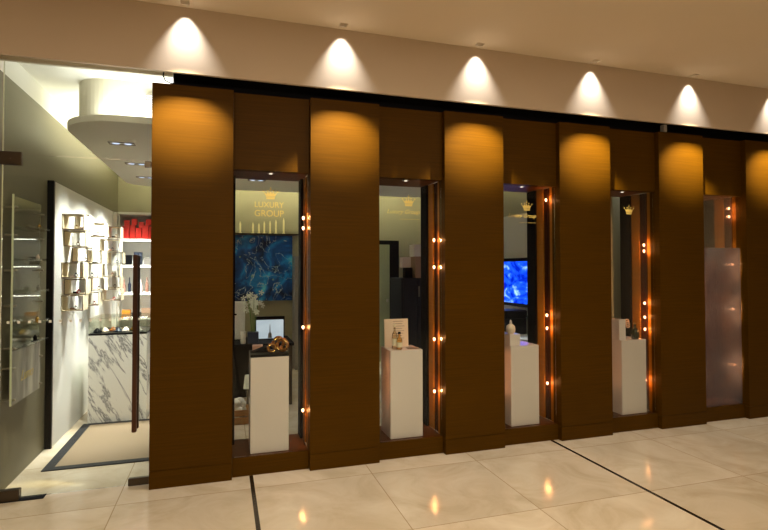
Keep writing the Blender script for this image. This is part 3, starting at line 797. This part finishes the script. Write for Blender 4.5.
# desk, monitor, orchid, etc. behind window 1
t = thing('desk', 'dark desk behind the first display window', 'desk', (.5, 2.0, 0))
box('desk_top', (0, 0, .675), (.78, .65, .71), M['matte_black'], t, bev=.003)
box('desk_shade_sheet', (.06, .30, .05), (.72, .32, .6745), M['matte_black'], t)  # black sheet added to paint the darkness under the desk
for x, y in ((.02, .02), (.72, .02), (.02, .59), (.72, .59)): box('leg', (x, y, 0), (x + .04, y + .04, .6745), M['dark_steel'], t)
t = thing('orchid', 'white blossoming plant in a dark blue square pot on the desk', 'potted plant', (.825, 2.12, .7105))
prism('pot', rrect(-.06, -.06, .06, .06, .012, 4), 0, .125, M['navy'], t)
blooms = []
for k in range(7):
    a = k * 2.4; ex = .065 * math.cos(a); ey = .06 * math.sin(a); hz = .44 + .11 * random.random()
    pts = [(.02 * math.cos(a) + (ex - .02 * math.cos(a)) * (q / 8) ** 1.6, .02 * math.sin(a) + (ey) * (q / 8) ** 1.6, .12 + (hz - .12) * q / 8) for q in range(9)]
    tube('stem', pts, .004, M['leaf'], t, seg=6)
    for q in range(5):
        blooms.append((ex + random.uniform(-.05, .05), ey + random.uniform(-.05, .05), hz + .02 - q * .035 + random.uniform(-.02, .02)))
bm = bmesh.new()
for p in range(5):
    a = 2 * PI * p / 5
    c = bm.verts.new((0, 0, 0)); v = []
    for (rr, da, dy) in ((.016, -.42, -.003), (.030, -.28, -.008), (.034, 0, -.006), (.030, .28, -.008), (.016, .42, -.003)):
        v.append(bm.verts.new((rr * math.cos(a + da), dy, rr * math.sin(a + da))))
    for q in range(4): bm.faces.new((c, v[q], v[q + 1]))
addlathe(bm, [(.002, -.012), (.005, -.006), (.002, .0)], (0, 0, 0), 8, 'Y')
proto = finish(bm, 'blossom', M['petal'], t, loc=blooms[0])
for b in blooms[1:]:
    c = proto.copy(); COL.objects.link(c); c.parent = t; c.location = b; c.rotation_euler = (random.uniform(-.6, .6), random.uniform(0, 6), random.uniform(-.8, .8))
t = thing('monitor', 'bright monitor with a dark frame on the desk beside the plant', 'monitor', (1.03, 2.35, .7105))
box('bezel', (-.17, 0, .004), (.18, .03, .275), M['black'], t, bev=.004); box('screen', (-.155, -.003, .012), (.165, -.0005, .235), M['monitor'], t)
prism('tower_picture', [(-.02, .015), (.03, .015), (.022, .08), (.012, .08), (.008, .18), (.002, .18), (-.002, .08), (-.012, .08)], -.0042, -.0034, M['grey'], t, 'XZ')
box('stand', (-.05, .0305, 0), (.05, .09, .08), M['black'], t)
t = thing('white_appliance', 'white upright panel box with one black button on the desk', 'box', (.62, 2.45, .7105))
box('housing', (-.08, 0, 0), (.13, .12, .45), M['white'], t, bev=.008); lathe('button', [(.012, -.003), (.012, -.0005)], M['matte_black'], t, c=(.02, 0, .30), seg=12, axis='Y')
for k in range(3):
    o = lathe('white_cup', [(.025, 0), (.03, .01), (.033, .045)], M['white'], None, seg=16, loc=(.715, 2.08, .7105 + .0455 * k)); tag(o, 'white cup in the stack beside the plant pot, %s' % ['lowest', 'middle', 'topmost'][k], 'cup', 'stacked white cups on the desk')
# under the desk: crate with plush, small lamp
t = thing('wooden_crate', 'light wooden crate on the shop floor behind the first window', 'crate', (.62, 1.38, 0.0))
for z in (.01, .085): box('slat', (-.12, 0, z), (.2, .012, z + .06), M['crate'], t)
for z in (.01, .085): box('slat', (-.12, .2, z), (.2, .212, z + .06), M['crate'], t)
box('bottom', (-.12, .0125, .0), (.2, .1995, .012), M['crate'], t)
for x in (-.12, .185):
    for y in (.0125, .185): box('post', (x, y, 0.0), (x + .015, y + .015, .16), M['crate'], t)
bm = bmesh.new()
for k in range(26):
    a = random.uniform(0, 6.28); r = random.uniform(0, .055)
    mt = Matrix.Translation((r * math.cos(a), .7 * r * math.sin(a), random.uniform(.03, .20)))
    bmesh.ops.create_icosphere(bm, subdivisions=2, radius=random.uniform(.03, .04), matrix=mt)
o = finish(bm, 'plush_bundle', M['plush'], None, smooth=True, loc=(.665, 1.485, .018)); tag(o, 'fluffy white bundle lying in the wooden crate', 'soft toy')
t = thing('table_lamp', 'small table lamp with a white shade on a stand behind the first pedestal', 'lamp', (.755, 1.85, 0))
lathe('lamp_foot', [(.07, 0), (.07, .01), (.012, .02), (.010, .20), (.02, .22), (.008, .24), (.008, .26)], M['dark_steel'], t)
lathe('lamp_shade', [(.045, .255), (.028, .40)], M['petal'], t)
# right wall: white panel, TV, machine below
t = thing('white_wall_panel', 'tall white panel on the right shop wall behind the screen', 'wall panel', (XR, 1.4, 0))
box('panel_face', (-.03, 0, 0), (-.001, 2.88, 2.3), M['white'], t)
t = thing('wall_screen', 'wall screen glowing blue seen through the third window', 'television', (XR - .03, 2.20, 1.37))
box('housing', (-.035, -.44, -.33), (-.002, .44, .33), M['black'], t, bev=.004); box('picture', (-.0375, -.40, -.285), (-.0355, .40, .285), M['tv'], t)
t = thing('service_counter', 'white counter under the wall screen', 'counter', (3.75, 1.5, 0))
box('body', (0, 0, 0), (.59, 1.6, .66), M['white'], t, bev=.003); box('top', (-.02, -.02, .6605), (.59, 1.62, .69), M['white'], t, bev=.003)
t = thing('coffee_machine', 'black machine standing on the counter below the wall screen', 'machine', (4.12, 1.95, .6905))
box('body', (-.05, 0, 0), (.2, .3, .22), M['black'], t, bev=.01); box('head', (-.14, -.02, .2205), (.2, .3, .32), M['black'], t, bev=.012)
lathe('spout', [(.02, .17), (.012, .2203)], M['steel'], t, c=(-.1, .1, 0), seg=12)
box('drip_tray', (-.15, .02, 0), (-.051, .28, .03), M['steel'], t)
o = box('white_printer', (0, 0, 0), (.26, .3, .33), M['white'], None, bev=.012, loc=(3.86, 2.55, .6905)); tag(o, 'white machine on the counter left of the black one', 'machine')

# ------------------------------------------------------------------ shop downlights
spots = [(-.39, 1.16), (-.41, 2.12), (-.43, 3.0), (.9, 1.3), (.9, 2.8), (2.2, 1.6), (2.2, 3.0), (3.5, 1.3), (3.5, 2.7)]
for k, (x, y) in enumerate(spots):
    t = thing('slot_downlight', 'rectangular slot light in the dropped shop ceiling, %s' % ['nearest the glass door', 'second from the door', 'third from the door', 'behind the first window, front', 'behind the first window, rear', 'behind the second window, front', 'behind the second window, rear', 'behind the third window, front', 'behind the third window, rear'][k], 'ceiling light', (x, y, DZ), group='slot lights in the shop ceiling')
    bm = bmesh.new()
    for a in ((-.11, -.045, .11, -.035), (-.11, .035, .11, .045), (-.11, -.0345, -.1, .0345), (.1, -.0345, .11, .0345)): addbox(bm, (a[0], a[1], -.006), (a[2], a[3], -.0005))
    finish(bm, 'frame', M['dark_steel'], t)
    for q in (-.05, .05): lathe('lens', [(.03, -.005), (.03, -.001)], M['led'], t, c=(q, 0, 0), seg=14)
    L = bpy.data.lights.new('slot_beam', 'SPOT'); L.spot_size = math.radians(76 if k < 3 else 88); L.spot_blend = 1; L.shadow_soft_size = .09; L.energy = [330, 560, 520, 80, 16, 10, 10, 30, 260][k]; L.color = (1, .97, .90)
    lo = bpy.data.objects.new('slot_beam', L); COL.objects.link(lo); lo.parent = t; lo.location = (0, 0, -.012); lo.rotation_euler = (math.radians(22) if k == 0 else 0, math.radians(14) if k < 3 else 0, 0); lo.scale = (1, 1.9 if k in (1, 2) else 1, 1)
t = thing('slot_downlight', 'unseen slot light added to brighten the side room behind the fourth window', 'ceiling light', (5.3, .72, 2.9), group='slot lights in the shop ceiling')
box('frame', (-.11, -.045, -.006), (.11, .045, -.0005), M['dark_steel'], t)
L = bpy.data.lights.new('slot_beam', 'AREA'); L.size = .2; L.energy = 5; L.color = (1, .97, .88)  # unseen area light added to lift the side room
lo = bpy.data.objects.new('slot_beam', L); COL.objects.link(lo); lo.parent = t; lo.location = (0, 0, -.012)
def area(name, loc, rot, sx, sy, e, col):
    L = bpy.data.lights.new(name, 'AREA'); L.shape = 'RECTANGLE'; L.size = sx; L.size_y = sy; L.energy = e; L.color = col
    o = bpy.data.objects.new(name, L); COL.objects.link(o); o.location = loc; o.rotation_euler = rot
    return o
# cove lights lying on the slab, shining up
area('cove_light_left', (-.70, 2.3, DZ + .06), (PI, 0, 0), .05, 2.4, 16, (1, .95, .78))
area('cove_light_front', (.2, .51, DZ + .06), (PI, 0, 0), 1.3, .08, 13, (1, .97, .88))
area('cove_light_back', (1.6, 3.64, DZ + .06), (PI, 0, 0), 4.2, .1, 48, (1, .93, .68))
area('cove_light_right', (4.14, 1.9, DZ + .06), (PI, 0, 0), .1, 1.6, 10, (1, .95, .78))

# ------------------------------------------------------------------ mall ambient: unseen downlights added further out in the ceiling
mall = [(-.3, -3.4), (1.4, -3.2), (3.6, -3.4), (6.2, -4.0), (-.2, -5.5), (1.8, -5.5), (4.8, -5.5)]
for k, (x, y) in enumerate(mall):
    t = thing('added_mall_light', 'unseen square light added to the corridor ceiling, %s' % ['front row leftmost', 'front row second from left', 'front row third from left', 'front row rightmost', 'back row leftmost', 'back row middle', 'back row rightmost'][k], 'ceiling light', (x, y, CZ), group='added square lights in the corridor ceiling')
    bm = bmesh.new()
    for a in ((-.16, -.16, .16, -.15), (-.16, .15, .16, .16), (-.16, -.1495, -.15, .1495), (.15, -.1495, .16, .1495)): addbox(bm, (a[0], a[1], -.012), (a[2], a[3], -.0005))
    finish(bm, 'frame', M['steel'], t)
    L = bpy.data.lights.new('mall_fill_beam', 'AREA'); L.shape = 'SQUARE'; L.size = .28; L.energy = [50, 60, 46, 12, 34, 40, 24][k]; L.color = (1, .84, .60)
    lo = bpy.data.objects.new('mall_fill_beam', L); COL.objects.link(lo); lo.parent = t; lo.location = (0, 0, -.014)

wd = bpy.data.worlds.new('dim_interior'); S.world = wd; wd.use_nodes = True
wd.node_tree.nodes['Background'].inputs[0].default_value = (.05, .035, .02, 1); wd.node_tree.nodes['Background'].inputs[1].default_value = .3

# ------------------------------------------------------------------ camera
cam = bpy.data.cameras.new('camera'); co = bpy.data.objects.new('camera', cam); COL.objects.link(co); S.camera = co
yaw, pitch, roll = .302, .0221, -.0013
f = Vector((math.sin(yaw) * math.cos(pitch), math.cos(yaw) * math.cos(pitch), math.sin(pitch)))
r0 = Vector((math.cos(yaw), -math.sin(yaw), 0)); u0 = r0.cross(f)
r = r0 * math.cos(roll) + u0 * math.sin(roll); u = u0 * math.cos(roll) - r0 * math.sin(roll)
co.matrix_world = Matrix(((r.x, u.x, -f.x, .495), (r.y, u.y, -f.y, -4.0006), (r.z, u.z, -f.z, 1.5613), (0, 0, 0, 1)))
cam.sensor_fit = 'HORIZONTAL'; cam.sensor_width = 36; cam.lens = 515.86 * 36 / 768
cam.shift_x = 0; cam.shift_y = -8 / 768
cam.clip_start = .05
S.view_settings.view_transform = 'Standard'; S.view_settings.look = 'None'; S.view_settings.gamma = 1; S.view_settings.exposure = 0
S.cycles.use_denoising = True
S.cycles.max_bounces = 10; S.cycles.transparent_max_bounces = 16
S.cycles.caustics_reflective = False; S.cycles.caustics_refractive = False
S.cycles.sample_clamp_indirect = 4
